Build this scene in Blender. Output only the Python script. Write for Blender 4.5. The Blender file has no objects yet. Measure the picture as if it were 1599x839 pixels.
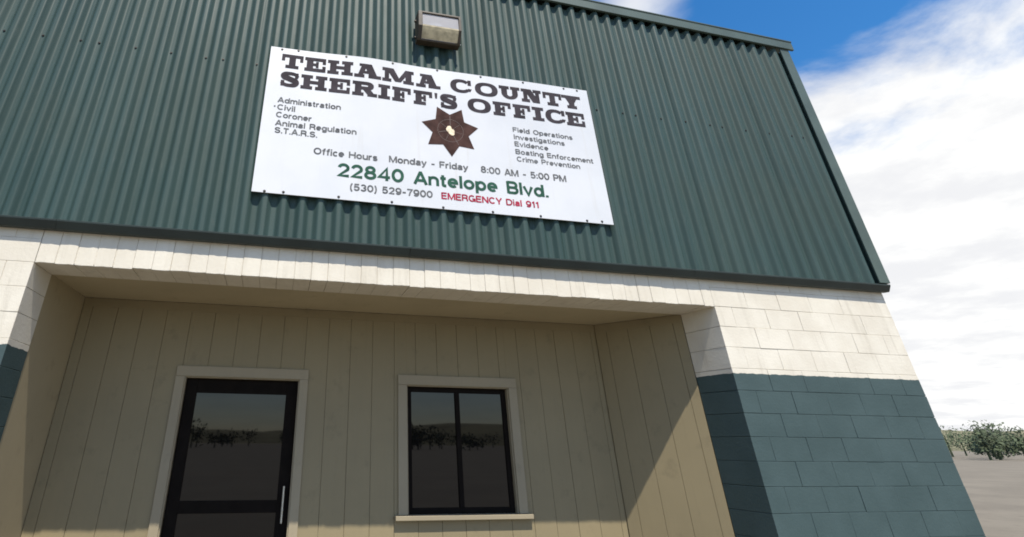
import bpy, bmesh, math, random
from mathutils import Vector, Matrix, noise

# ------------------------------------------------------------------ camera, sky, sun, exposure
sc = bpy.context.scene
COL = sc.collection
H = 2.845                      # height of the porch opening above the ground; shapes below are measured from it
R = math.radians

cam = bpy.data.cameras.new('camera')
cam_ob = bpy.data.objects.new('camera', cam)
COL.objects.link(cam_ob)
cam.sensor_width = 36.0
cam.lens = 17.943
cam.shift_x = 0.1248
cam.shift_y = -0.0747
cam.clip_start = 0.05
cam.clip_end = 5000
right, up, fwd = Vector((0.98060, -0.19579, 0.00939)), Vector((-0.09475, -0.43151, 0.89712)), Vector((0.17159, 0.88060, 0.44169))
mw = Matrix((right, up, -fwd)).transposed().to_4x4()
mw.translation = Vector((-0.56672, -4.49867, -1.30612 + H))
cam_ob.matrix_world = mw
sc.camera = cam_ob

SUN_EL, SUN_AZ = R(60), R(5)   # azimuth measured from the wall's outward normal towards the right
world = bpy.data.worlds.new('World')
sc.world = world
world.use_nodes = True
wt = world.node_tree
wt.nodes.clear()


def wn(t, **kw):
    n = wt.nodes.new(t)
    for k, v in kw.items():
        setattr(n, k, v)
    return n


def wmath(op, a, b=None, c=None):
    n = wn('ShaderNodeMath', operation=op)
    for i, x in enumerate((a, b, c)):
        if x is None:
            continue
        if isinstance(x, (int, float)):
            n.inputs[i].default_value = x
        else:
            wt.links.new(x, n.inputs[i])
    return n.outputs[0]


def wramp(x, a, b):
    n = wn('ShaderNodeMapRange', interpolation_type='SMOOTHSTEP')
    wt.links.new(x, n.inputs['Value'])
    n.inputs['From Min'].default_value = a
    n.inputs['From Max'].default_value = b
    return n.outputs[0]


w_out = wn('ShaderNodeOutputWorld')
w_bg = wn('ShaderNodeBackground')
w_bg.inputs['Strength'].default_value = 0.10
sky = wn('ShaderNodeTexSky', sky_type='NISHITA')
sky.sun_disc = False
sky.sun_elevation = SUN_EL
sky.sun_rotation = math.pi - SUN_AZ
sky.air_density = 1.0
sky.dust_density = 0.4
sky.ozone_density = 2.2
geo = wn('ShaderNodeTexCoord')
sep = wn('ShaderNodeSeparateXYZ')
wt.links.new(geo.outputs['Generated'], sep.inputs[0])
dz = sep.outputs['Z']
# a flat cloud layer seen in perspective
den = wmath('ADD', wmath('MAXIMUM', dz, 0.0), 0.12)
comb = wn('ShaderNodeCombineXYZ')
wt.links.new(wmath('DIVIDE', sep.outputs['X'], den), comb.inputs[0])
wt.links.new(wmath('DIVIDE', sep.outputs['Y'], den), comb.inputs[1])
n1 = wn('ShaderNodeTexNoise')
n1.inputs['Scale'].default_value = 2.6
n1.inputs['Detail'].default_value = 7
n1.inputs['Roughness'].default_value = 0.58
n1.inputs['Distortion'].default_value = 0.3
wt.links.new(comb.outputs[0], n1.inputs['Vector'])
nz = wmath('SUBTRACT', n1.outputs['Fac'], 0.5)
bank = wramp(wmath('ADD', dz, wmath('MULTIPLY', nz, -0.40)), 0.55, 0.40)
# the bank is thickest on the far right side of the sky, thinner unseen cloud added elsewhere to keep skylight neutral
bank = wmath('MULTIPLY', bank, wmath('MULTIPLY_ADD', wramp(wmath('ADD', wmath('ADD', sep.outputs['X'], sep.outputs['Y']), wmath('MULTIPLY', nz, 0.5)), 0.1, 0.8), 0.6, 0.4))
# a small torn puff high over the roof edge
dist = wn('ShaderNodeVectorMath', operation='DISTANCE')
wt.links.new(geo.outputs['Generated'], dist.inputs[0])
dist.inputs[1].default_value = (0.525, 0.535, 0.662)
puff = wmath('MULTIPLY', wramp(wmath('ADD', dist.outputs['Value'], wmath('MULTIPLY', nz, -0.12)), 0.085, 0.0), 0.8)
wisps = wmath('MULTIPLY', wramp(nz, 0.12, 0.32), 0.18)
cl = wmath('MINIMUM', wmath('ADD', wmath('MAXIMUM', bank, puff), wisps), 1.0)
mix = wn('ShaderNodeMix', data_type='RGBA')
wt.links.new(cl, mix.inputs[0])
hsv = wn('ShaderNodeHueSaturation')
hsv.inputs['Saturation'].default_value = 1.36
hsv.inputs['Value'].default_value = 1.32
wt.links.new(sky.outputs[0], hsv.inputs['Color'])
wt.links.new(hsv.outputs[0], mix.inputs[6])
n2 = wn('ShaderNodeTexNoise')
n2.inputs['Scale'].default_value = 2.2
n2.inputs['Detail'].default_value = 6
n2.inputs['Roughness'].default_value = 0.6
wt.links.new(comb.outputs[0], n2.inputs['Vector'])
shade = wn('ShaderNodeMix', data_type='RGBA')
wt.links.new(wramp(n2.outputs['Fac'], 0.36, 0.6), shade.inputs[0])
shade.inputs[6].default_value = (6.1, 6.15, 6.3, 1)
shade.inputs[7].default_value = (7.4, 7.4, 7.3, 1)
wt.links.new(shade.outputs[2], mix.inputs[7])
wt.links.new(mix.outputs[2], w_bg.inputs['Color'])
wt.links.new(w_bg.outputs[0], w_out.inputs['Surface'])

sun = bpy.data.lights.new('sun', 'SUN')
sun.energy = 4.4
sun.angle = R(0.53)
sun.color = (1.0, 0.925, 0.80)
sun_ob = bpy.data.objects.new('sun', sun)
COL.objects.link(sun_ob)
to_sun = Vector((math.sin(SUN_AZ) * math.cos(SUN_EL), -math.cos(SUN_AZ) * math.cos(SUN_EL), math.sin(SUN_EL)))
sun_ob.rotation_euler = to_sun.to_track_quat('Z', 'Y').to_euler()
sun_ob.location = to_sun * 40

sc.view_settings.view_transform = 'Standard'
sc.view_settings.look = 'None'
sc.view_settings.exposure = 0.55
sc.view_settings.gamma = 1.0
sc.view_settings.use_curve_mapping = False
sc.cycles.filter_width = 1.8

rnd = random.Random(7)


# ------------------------------------------------------------------ materials
class NT:
    def __init__(self, name):
        self.m = bpy.data.materials.new(name)
        self.m.use_nodes = True
        self.t = self.m.node_tree
        self.p = self.t.nodes['Principled BSDF']
        self.out = self.t.nodes['Material Output']
        self.tc = self.t.nodes.new('ShaderNodeTexCoord')

    def noise(self, scale, detail=4, rough=0.55, stretch=None):
        n = self.t.nodes.new('ShaderNodeTexNoise')
        n.inputs['Scale'].default_value = scale
        n.inputs['Detail'].default_value = detail
        n.inputs['Roughness'].default_value = rough
        src = self.tc.outputs['Object']
        if stretch:
            mp = self.t.nodes.new('ShaderNodeMapping')
            mp.inputs['Scale'].default_value = stretch
            self.t.links.new(src, mp.inputs['Vector'])
            src = mp.outputs['Vector']
        self.t.links.new(src, n.inputs['Vector'])
        return n.outputs['Fac']

    def ramp(self, x, a, b, lo=0.0, hi=1.0):
        n = self.t.nodes.new('ShaderNodeMapRange')
        n.interpolation_type = 'SMOOTHSTEP'
        self.t.links.new(x, n.inputs['Value'])
        n.inputs['From Min'].default_value = a
        n.inputs['From Max'].default_value = b
        n.inputs['To Min'].default_value = lo
        n.inputs['To Max'].default_value = hi
        return n.outputs[0]

    def mixc(self, f, a, b):
        n = self.t.nodes.new('ShaderNodeMix')
        n.data_type = 'RGBA'
        for idx, x in ((0, f), (6, a), (7, b)):
            if isinstance(x, (int, float)):
                n.inputs[idx].default_value = x
            elif isinstance(x, tuple):
                n.inputs[idx].default_value = (*x, 1)
            else:
                self.t.links.new(x, n.inputs[idx])
        return n.outputs[2]

    def math(self, op, a, b=0.0):
        n = self.t.nodes.new('ShaderNodeMath')
        n.operation = op
        for i, x in enumerate((a, b)):
            if isinstance(x, (int, float)):
                n.inputs[i].default_value = x
            else:
                self.t.links.new(x, n.inputs[i])
        return n.outputs[0]

    def sepz(self):
        s = self.t.nodes.new('ShaderNodeSeparateXYZ')
        self.t.links.new(self.tc.outputs['Object'], s.inputs[0])
        return s.outputs

    def bump(self, x, strength, dist=0.01):
        n = self.t.nodes.new('ShaderNodeBump')
        n.inputs['Strength'].default_value = strength
        n.inputs['Distance'].default_value = dist
        self.t.links.new(x, n.inputs['Height'])
        self.t.links.new(n.outputs[0], self.p.inputs['Normal'])

    def base(self, x):
        if isinstance(x, tuple):
            self.p.inputs['Base Color'].default_value = (*x, 1)
        else:
            self.t.links.new(x, self.p.inputs['Base Color'])

    def set(self, **kw):
        for k, v in kw.items():
            i = self.p.inputs[k.replace('_', ' ')]
            if isinstance(v, (int, float)):
                i.default_value = v
            else:
                self.t.links.new(v, i)
        return self


def simple(name, col, rough=0.5, metal=0.0, var=0.15, scale=9, bump=0.0):
    n = NT(name)
    dark = tuple(c * (1 - var) for c in col)
    lite = tuple(min(1, c * (1 + var)) for c in col)
    f = n.noise(scale, 5)
    n.base(n.mixc(n.ramp(f, 0.3, 0.7), dark, lite))
    n.set(Roughness=rough, Metallic=metal)
    if rough >= 0.85:
        n.p.inputs['Specular IOR Level'].default_value = 0.12
    if bump:
        n.bump(n.noise(scale * 6, 4), bump, 0.004)
    return n.m


def mat_cladding():
    n = NT('green_coated_steel')
    # long vertical weathering streaks plus big soft patches
    streak = n.noise(1.0, 5, 0.6, (7.0, 7.0, 0.35))
    patch = n.noise(0.9, 3)
    c = n.mixc(n.ramp(streak, 0.3, 0.72), (0.025, 0.053, 0.050), (0.040, 0.074, 0.071))
    c = n.mixc(n.ramp(patch, 0.35, 0.7, 0, 0.55), c, (0.034, 0.061, 0.055))
    dust = n.noise(30, 4, 0.6, (1, 1, 0.25))
    c = n.mixc(n.ramp(dust, 0.55, 0.8, 0, 0.18), c, (0.12, 0.135, 0.125))
    runs = n.noise(1.0, 6, 0.7, (16, 16, 0.22))
    c = n.mixc(n.ramp(runs, 0.60, 0.74, 0, 0.30), c, (0.085, 0.105, 0.098))
    c = n.mixc(n.ramp(runs, 0.40, 0.28, 0, 0.25), c, (0.018, 0.032, 0.032))
    n.base(c)
    n.set(Roughness=n.ramp(patch, 0.3, 0.7, 0.5, 0.62))
    n.p.inputs['Specular IOR Level'].default_value = 0.32
    n.bump(n.noise(2.6, 3, 0.5, (0.7, 1, 0.8)), 0.22, 0.012)
    return n.m


def mat_block(z_top):
    n = NT('painted_block')
    big = n.noise(2.2, 5)
    drip = n.noise(1.0, 5, 0.65, (9, 9, 0.9))
    spk = n.noise(45, 3)
    c = n.mixc(n.ramp(big, 0.35, 0.7), (0.60, 0.56, 0.48), (0.67, 0.635, 0.555))
    c = n.mixc(n.ramp(drip, 0.52, 0.76, 0, 0.42), c, (0.36, 0.325, 0.26))
    c = n.mixc(n.ramp(spk, 0.66, 0.75, 0, 0.25), c, (0.45, 0.41, 0.34))
    teal = n.mixc(n.ramp(big, 0.3, 0.7), (0.032, 0.060, 0.063), (0.043, 0.075, 0.079))
    edge = n.math('ADD', n.sepz()[2], n.math('MULTIPLY', n.math('SUBTRACT', n.noise(11, 5), 0.5), 0.03))
    n.base(n.mixc(n.ramp(edge, z_top - 0.003, z_top + 0.003), teal, c))
    n.set(Roughness=0.72)
    n.bump(n.noise(38, 6, 0.65), 0.4, 0.006)
    return n.m


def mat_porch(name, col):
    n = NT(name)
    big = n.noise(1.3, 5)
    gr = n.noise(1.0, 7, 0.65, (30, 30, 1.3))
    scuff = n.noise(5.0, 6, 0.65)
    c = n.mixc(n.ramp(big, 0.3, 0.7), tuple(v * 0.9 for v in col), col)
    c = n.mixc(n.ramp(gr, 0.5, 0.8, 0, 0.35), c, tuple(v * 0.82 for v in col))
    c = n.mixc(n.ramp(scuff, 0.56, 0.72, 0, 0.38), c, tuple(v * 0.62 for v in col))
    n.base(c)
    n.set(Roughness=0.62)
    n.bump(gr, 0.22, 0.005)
    return n.m


def mat_sign():
    n = NT('white_sign_paint')
    big = n.noise(1.4, 4)
    drip = n.noise(1.0, 5, 0.6, (11, 11, 0.8))
    c = n.mixc(n.ramp(big, 0.3, 0.7), (0.575, 0.595, 0.63), (0.63, 0.645, 0.675))
    c = n.mixc(n.ramp(drip, 0.55, 0.8, 0, 0.35), c, (0.50, 0.48, 0.44))
    n.base(c)
    n.set(Roughness=0.34)
    return n.m


def mat_glass(name, tint, refl_rough=0.04):
    n = NT(name)
    n.base(tint)
    n.set(Roughness=refl_rough)
    return n.m


def mat_lens():
    n = NT('lamp_glass')
    tr = n.t.nodes.new('ShaderNodeBsdfTransparent')
    tr.inputs[0].default_value = (0.93, 0.93, 0.92, 1)
    mx = n.t.nodes.new('ShaderNodeMixShader')
    n.base((0.70, 0.69, 0.72))
    n.set(Roughness=0.12)
    ribs = n.t.nodes.new('ShaderNodeTexWave')
    ribs.inputs['Scale'].default_value = 22
    ribs.bands_direction = 'X'
    n.t.links.new(n.tc.outputs['Object'], ribs.inputs['Vector'])
    n.bump(ribs.outputs['Fac'], 0.3, 0.004)
    mx.inputs[0].default_value = 0.5
    n.t.links.new(tr.outputs[0], mx.inputs[1])
    n.t.links.new(n.p.outputs[0], mx.inputs[2])
    n.t.links.new(mx.outputs[0], n.out.inputs['Surface'])
    return n.m


def mat_ground():
    n = NT('dusty_concrete')
    c = n.mixc(n.ramp(n.noise(0.35, 6), 0.3, 0.7), (0.135, 0.116, 0.086), (0.175, 0.152, 0.114))
    c = n.mixc(n.ramp(n.noise(3.0, 5), 0.52, 0.7, 0, 0.4), c, (0.10, 0.086, 0.064))
    n.base(c)
    n.set(Roughness=0.85)
    n.bump(n.noise(60, 4), 0.3, 0.004)
    return n.m


M = dict(
    clad=mat_cladding(),
    trim=simple('green_trim_paint', (0.060, 0.088, 0.076), 0.5, var=0.12, scale=3),
    flash=simple('dark_green_flashing_paint', (0.022, 0.034, 0.032), 0.45, var=0.15, scale=4),
    block=mat_block(H - 0.655),
    mortar=simple('painted_mortar', (0.50, 0.46, 0.39), 0.85, var=0.12, scale=20),
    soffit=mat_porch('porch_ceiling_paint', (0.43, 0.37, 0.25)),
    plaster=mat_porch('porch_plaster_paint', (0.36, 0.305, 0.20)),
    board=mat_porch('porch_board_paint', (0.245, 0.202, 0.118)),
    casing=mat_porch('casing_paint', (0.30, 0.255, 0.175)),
    sign=mat_sign(),
    black=simple('black_lettering', (0.047, 0.041, 0.049), 0.85, var=0.25, scale=6),
    grey=simple('grey_lettering', (0.125, 0.130, 0.138), 0.85, var=0.3, scale=8),
    green=simple('green_lettering', (0.028, 0.085, 0.060), 0.85, var=0.2, scale=8),
    red=simple('red_lettering', (0.33, 0.022, 0.055), 0.85, var=0.2, scale=8),
    star=simple('brown_star_paint', (0.058, 0.031, 0.027), 0.85, var=0.35, scale=7),
    starline=simple('star_groove_paint', (0.125, 0.095, 0.085), 0.5, var=0.2, scale=20),
    gold=simple('gold_seal_paint', (0.74, 0.62, 0.44), 0.5, var=0.3, scale=60),
    screw=simple('weathered_screw', (0.05, 0.045, 0.04), 0.5, 0.6, var=0.3, scale=60),
    bronze=simple('bronze_lamp_paint', (0.046, 0.034, 0.021), 0.55, var=0.3, scale=12, bump=0.1),
    reflector=simple('lamp_reflector', (0.62, 0.61, 0.62), 0.5, 0.0, var=0.05, scale=10),
    bulb=simple('frosted_bulb', (0.92, 0.91, 0.86), 0.2, var=0.03),
    lens=mat_lens(),
    tanlens=simple('tan_refractor', (0.52, 0.45, 0.30), 0.35, var=0.25, scale=14),
    dark=mat_glass('dark_door_glass', (0.004, 0.0035, 0.004), 0.02),
    darkframe=simple('dark_bronze_frame', (0.008, 0.006, 0.005), 0.86, var=0.2),
    steel=simple('brushed_steel', (0.55, 0.55, 0.54), 0.3, 0.9, var=0.08),
    ground=mat_ground(),
    roof=simple('galvanised_roof', (0.42, 0.44, 0.45), 0.4, 0.4, var=0.1, scale=2),
    hill=simple('dry_hill', (0.17, 0.16, 0.10), 0.9, var=0.25, scale=0.02),
    leaf=simple('far_foliage', (0.055, 0.075, 0.035), 0.8, var=0.4, scale=0.5),
)


# ------------------------------------------------------------------ mesh helpers
class MB:
    def __init__(self):
        self.v = []
        self.f = []

    def poly(self, *pts):
        b = len(self.v)
        self.v += [tuple(p) for p in pts]
        self.f.append(tuple(range(b, b + len(pts))))

    def hexa(self, p):               # eight corners: bottom ring 0-3, top ring 4-7
        b = len(self.v)
        self.v += [tuple(q) for q in p]
        self.f += [tuple(b + i for i in q) for q in
                   ((0, 3, 2, 1), (4, 5, 6, 7), (0, 1, 5, 4), (1, 2, 6, 5), (2, 3, 7, 6), (3, 0, 4, 7))]

    def box(self, x0, x1, y0, y1, z0, z1):
        self.hexa([(x0, y0, z0), (x1, y0, z0), (x1, y1, z0), (x0, y1, z0), (x0, y0, z1), (x1, y0, z1), (x1, y1, z1), (x0, y1, z1)])

    def prism(self, pts, y_front, y_back):   # outline in x,z extruded along y
        n = len(pts)
        b = len(self.v)
        self.v += [(x, y_front, z) for x, z in pts] + [(x, y_back, z) for x, z in pts]
        self.f.append(tuple(range(b, b + n)))
        self.f.append(tuple(range(b + 2 * n - 1, b + n - 1, -1)))
        for i in range(n):
            j = (i + 1) % n
            self.f.append((b + i, b + n + i, b + n + j, b + j))

    def sweep_x(self, prof, x0, x1, z_of=None, caps=True):    # y,z outline swept along x
        z_of = z_of or (lambda x: 0.0)
        n = len(prof)
        b = len(self.v)
        self.v += [(x0, y, z + z_of(x0)) for y, z in prof] + [(x1, y, z + z_of(x1)) for y, z in prof]
        for i in range(n):
            j = (i + 1) % n
            self.f.append((b + i, b + n + i, b + n + j, b + j))
        if caps:
            self.f.append(tuple(range(b + n - 1, b - 1, -1)))
            self.f.append(tuple(range(b + n, b + 2 * n)))

    def cyl(self, c, axis, r0, r1, length, n=16):
        c = Vector(c)
        a = Vector(axis).normalized()
        u = a.orthogonal().normalized()
        w = a.cross(u)
        b = len(self.v)
        for k, r in ((0, r0), (1, r1)):
            for i in range(n):
                t = 2 * math.pi * i / n
                self.v.append(tuple(c + a * (length * k) + u * (r * math.cos(t)) + w * (r * math.sin(t))))
        for i in range(n):
            j = (i + 1) % n
            self.f.append((b + i, b + j, b + n + j, b + n + i))
        self.f.append(tuple(range(b + n - 1, b - 1, -1)))
        self.f.append(tuple(range(b + n, b + 2 * n)))

    def build(self, name, mat, parent=None, origin=None, bevel=0.0, smooth=False, label=None, fix=True, warp=None):
        base = Vector(parent['base']) if parent is not None else Vector(origin or (0, 0, 0))
        me = bpy.data.meshes.new(name)
        vs = []
        for x, y, z in self.v:
            p = Vector((x, y, z))
            if warp:
                p = warp(p)
            vs.append(tuple(p + Vector((0, 0, H)) - base))
        me.from_pydata(vs, [], self.f)
        if fix:
            bm = bmesh.new()
            bm.from_mesh(me)
            bmesh.ops.recalc_face_normals(bm, faces=bm.faces)
            bm.to_mesh(me)
            bm.free()
        me.materials.append(mat)
        if smooth:
            for p in me.polygons:
                p.use_smooth = True
        ob = bpy.data.objects.new(name, me)
        COL.objects.link(ob)
        if bevel:
            md = ob.modifiers.new('bevel', 'BEVEL')
            md.width = bevel
            md.segments = 2
            md.limit_method = 'ANGLE'
            md.angle_limit = R(40)
        if parent is not None:
            ob.parent = parent
        else:
            ob.location = base
        ob['base'] = tuple(base)
        if label:
            ob['label'] = label
        return ob


def thing(name, loc, label, cat):
    o = bpy.data.objects.new(name, None)
    o.empty_display_size = 0.3
    COL.objects.link(o)
    o.location = loc
    o['base'] = tuple(loc)
    o['label'] = label
    o['category'] = cat
    return o


def screw_proto(parent, pos, r=0.008):
    m = MB()
    m.cyl((0, 0, 0), (0, -1, 0), r * 1.45, r * 1.3, 0.002, 12)
    m.cyl((0, -0.0022, 0), (0, -1, 0), r, r * 0.85, 0.005, 6)
    o = m.build('screw', M['screw'], None, None)
    o.data.transform(Matrix.Translation((0, 0, -H)))
    o.parent = parent
    o.location = Vector(pos) + Vector((0, 0, H)) - Vector(parent['base'])
    return o


def screw_copy(proto, parent, pos):
    o = proto.copy()
    COL.objects.link(o)
    o.parent = parent
    o.location = Vector(pos) + Vector((0, 0, H)) - Vector(parent['base'])
    return o


# ------------------------------------------------------------------ ground and the land behind
g = MB()
g.poly((-600, -600, -H), (900, -600, -H), (900, 900, -H), (-600, 900, -H))
go = g.build('ground', M['ground'], None, (0, 0, 0), fix=False)
go['kind'] = 'structure'

hm = MB()
NX, NY = 80, 10
base_i = len(hm.v)
for j in range(NY + 1):
    for i in range(NX + 1):
        a = R(360 * i / NX)
        rr = 820 + 60 * j
        s = math.sin(math.pi * j / NY)
        hgt = s * (14 + 26 * max(0, 0.5 + noise.fractal(Vector((3.1 * math.cos(a), 3.1 * math.sin(a) + j * 0.15, 2.0)), 1.0, 2.0, 4)))
        hm.v.append((rr * math.sin(a), rr * math.cos(a), -H - 0.4 + hgt))
for j in range(NY):
    for i in range(NX):
        q = base_i + j * (NX + 1) + i
        hm.f.append((q, q + 1, q + NX + 2, q + NX + 1))
ho = hm.build('hills', M['hill'], None, (0, 0, 0), smooth=True)
ho['kind'] = 'structure'

tm = MB()
tr = random.Random(11)
for k in range(620):
    a = R(tr.uniform(0, 360) if k % 3 else tr.uniform(25, 85))  # full circle: unseen trees behind the camera added for glass reflections
    rr = tr.uniform(130, 300)
    cx, cy = rr * math.sin(a), rr * math.cos(a)
    hh = tr.uniform(2.5, 8.5)
    ww = hh * tr.uniform(0.4, 0.9)
    tm.cyl((cx, cy, -H - 0.1), (tr.uniform(-.05, .05), 0, 1), 0.22, 0.1, hh * 0.55, 6)
    for q in range(90 if a > R(95) else 520):
        while True:
            d = Vector((tr.uniform(-1, 1), tr.uniform(-1, 1), tr.uniform(-1, 1)))
            if d.length < 1:
                break
        bumpy = 0.75 + 0.55 * noise.noise(d * 2.1 + Vector((k * 3.7, 0, 0)))
        p = Vector((cx + d.x * ww * bumpy, cy + d.y * ww * bumpy, -H + hh * 0.50 + d.z * hh * 0.48 * bumpy))
        u = Vector((tr.uniform(-1, 1), tr.uniform(-1, 1), tr.uniform(-1, 1))).normalized()
        w = u.orthogonal().normalized()
        s = tr.uniform(0.3, 0.55) if a > R(95) else tr.uniform(0.14, 0.32)
        tm.poly(p + u * s, p + w * s * 0.7, p - u * s, p - w * s * 0.7)
to = tm.build('far_wood', M['leaf'], None, (0, 0, 0), fix=False)
to['kind'] = 'stuff'
to['label'] = 'line of far dark green trees along the horizon'
to['category'] = 'wood'

# ------------------------------------------------------------------ the building
XL, XR = -11.0, 6.10           # corners of the gable wall
OXL, OXR = -2.61, 3.81         # porch opening
YB = 1.16                      # back wall of the porch
rake = lambda x: 4.02 - 0.043 * x if x > -2.45 else 4.125 + 0.043 * (x + 2.45)
bld = thing('office_building', (0, 0, 0), 'green ribbed metal building on cream painted block with a deep recessed porch', 'building')

# --- ribbed cladding ------------------------------------------------
P = 0.1726
X0 = -0.833
YV, YR = -0.047, -0.092        # valley and ridge planes


def rib_profile():
    # (offset from the ridge centre, y) for one pitch
    rt, fl = 0.021, 0.040
    pts = []
    key = [(-P / 2, YV), (-rt - fl, YV), (-rt, YR), (rt, YR), (rt + fl, YV), (P / 2, YV)]

    def y_at(o):
        for (a, ya), (b, yb) in zip(key, key[1:]):
            if a <= o <= b:
                return ya + (yb - ya) * (o - a) / (b - a)
        return YV
    n = 28
    for i in range(n):
        o = -P / 2 + P * i / n
        ys = [y_at(max(-P / 2, min(P / 2, o + d))) for d in (-0.008, -0.004, 0, 0.004, 0.008)]   # rolled corners
        pts.append((o, sum(ys) / 5))
    return pts


prof = rib_profile()
k0, k1 = int(math.floor((XL - X0) / P)) + 1, int(math.floor((XR - X0) / P))
cols = []
for k in range(k0, k1 + 1):
    wob = rnd.uniform(-0.0016, 0.0016)
    dep = rnd.uniform(-0.0012, 0.0012)
    lap = (k % 7 == 0)
    for o, y in prof:
        x = X0 + k * P + o + wob
        if XL + 0.02 < x < XR - 0.02:
            step = -0.005 if (lap and -0.055 < o < 0.03) else 0.0    # overlapping sheet edge
            cols.append((x, y + dep + step))
cm = MB()
zs = [0.340, 1.2, 2.1, 3.0, None]
for x, y in cols:
    for z in zs:
        zz = rake(x) + 0.006 - 0.034 * min(1.0, max(0.0, (y - YR) / (YV - YR))) if z is None else z  # valleys cut short so the notches under the trim show darker shade
        cm.v.append((x, y + 0.0022 * noise.noise(Vector((x * 0.9, zz * 0.8, 3.0))), zz))
nz_ = len(zs)
for i in range(len(cols) - 1):
    for j in range(nz_ - 1):
        a = i * nz_ + j
        cm.f.append((a, a + nz_, a + nz_ + 1, a + 1))
clad = cm.build('cladding', M['clad'], bld, smooth=True, fix=False)

# screws in the sheet, in rows along the girts: two ribs, two ribs, two ribs, one
sp = None
n_scr = 0
for row_z, ks in ((2.29, (-18, -16, -14, -12, -11, -9, -7, -5, -4, 17, 19, 21, 23, 24, 26, 28, 30, 31, 33, 35, 37, 38)),):
    ks = [k for k in range(-20, 40) if (k + 11) % 7 in (0, 2, 4, 6)]
    for k in ks:
        x = X0 + k * P + P / 2
        if -0.97 < x < 2.745 or x > XR - 0.1:
            continue
        pos = (x, YV - 0.003, row_z + rnd.uniform(-0.006, 0.006))
        if sp is None:
            sp = screw_proto(clad, pos, 0.0085)
        else:
            screw_copy(sp, clad, pos)
        n_scr += 1

# --- flashing at the foot of the sheet ---------------------------------
fm = MB()
fprof = [(-0.030, 0.362), (-0.096, 0.354), (-0.102, 0.350), (-0.100, 0.337), (-0.068, 0.283), (-0.061, 0.276), (-0.003, 0.280), (-0.003, 0.290), (-0.030, 0.292)]
seg = [XL - 0.02, -8.6, -5.55, -2.5, 0.55, 3.6, XR + 0.012]
for a, b in zip(seg, seg[1:]):
    dy = rnd.uniform(-0.0015, 0.0015)
    fm.sweep_x([(y + dy, z + dy) for y, z in fprof], a, b - 0.003)
fm.build('base_flashing', M['flash'], bld)

# --- rake trim and roof --------------------------------------------------
rm = MB()
rprof = [(-0.099, 0.0), (-0.124, 0.0), (-0.128, 0.004), (-0.128, 0.128), (-0.138, 0.140), (-0.138, 0.152), (-0.05, 0.157), (0.10, 0.157), (0.10, 0.12), (-0.099, 0.12)]
rm.sweep_x(rprof, XL - 0.08, -2.45, rake)
rm.sweep_x(rprof, -2.45, XR + 0.09, rake)
rm.build('rake_trim', M['trim'], bld)
ro = MB()
for a, b in ((XL - 0.08, -2.45), (-2.45, XR + 0.08)):
    ro.hexa([(a, 0.105, rake(a) + 0.115), (b, 0.105, rake(b) + 0.115), (b, 16, rake(b) + 0.115), (a, 16, rake(a) + 0.115),
             (a, 0.105, rake(a) + 0.150), (b, 0.105, rake(b) + 0.150), (b, 16, rake(b) + 0.150), (a, 16, rake(a) + 0.150)])
ro.build('roof', M['roof'], bld)

# --- corner trims and the walls behind --------------------------------------
for xc, s in ((XR, -1), (XL, 1)):
    c = MB()
    zt = rake(xc) - 0.002
    c.hexa([(xc + s * 0.13, -0.107, 0.365), (xc - s * 0.012, -0.107, 0.365), (xc - s * 0.012, -0.094, 0.365), (xc + s * 0.13, -0.094, 0.365),
            (xc + s * 0.13, -0.107, zt), (xc - s * 0.012, -0.107, zt), (xc - s * 0.012, -0.094, zt), (xc + s * 0.13, -0.094, zt)])
    c.hexa([(xc - s * 0.012, -0.0935, 0.365), (xc - s * 0.012, 0.15, 0.365), (xc, 0.15, 0.365), (xc, -0.0935, 0.365),
            (xc - s * 0.012, -0.0935, zt), (xc - s * 0.012, 0.15, zt), (xc, 0.15, zt), (xc, -0.0935, zt)])
    c.build('corner_trim', M['trim'], bld)
sw = MB()
for xc, s in ((XR, -1), (XL, 1)):
    xa, xb = sorted((xc + s * 0.012, xc + s * 0.18))
    sw.box(xa, xb, 0.16, 15.9, -H, rake(xc) + 0.11)
sw.box(XL + 0.2, XR - 0.2, 15.7, 15.9, -H, 3.7)
sw.build('rear_wall', M['clad'], bld)
ig = MB()
ig.box(XL + 0.03, XR - 0.03, -0.03, 0.0, 0.42, 3.70)      # girts and liner behind the sheet, coloured dark to deepen the notch shade
ig.build('wall_liner', M['darkframe'], bld)

# --- block work -------------------------------------------------------------------
BL, CH = 0.4064, 0.2032


def block(m, x0, x1, z0, z1, depth0, depth1, rr, y_j=0.0022, in0=0.0, in1=0.0):
    gp = 0.0013
    dy = rr.uniform(-y_j, y_j)
    j = lambda s: rr.uniform(-s, s)
    p = []
    for z in (z0 + gp, z1 - gp):
        p += [(x0 + gp + j(.0008), dy + j(.0015), z + j(.0015)), (x1 - gp + j(.0008), dy + j(.0015), z + j(.0015)),
              (x1 - gp + in1, depth1, z), (x0 + gp + in0, depth0, z)]
    m.hexa(p)


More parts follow.
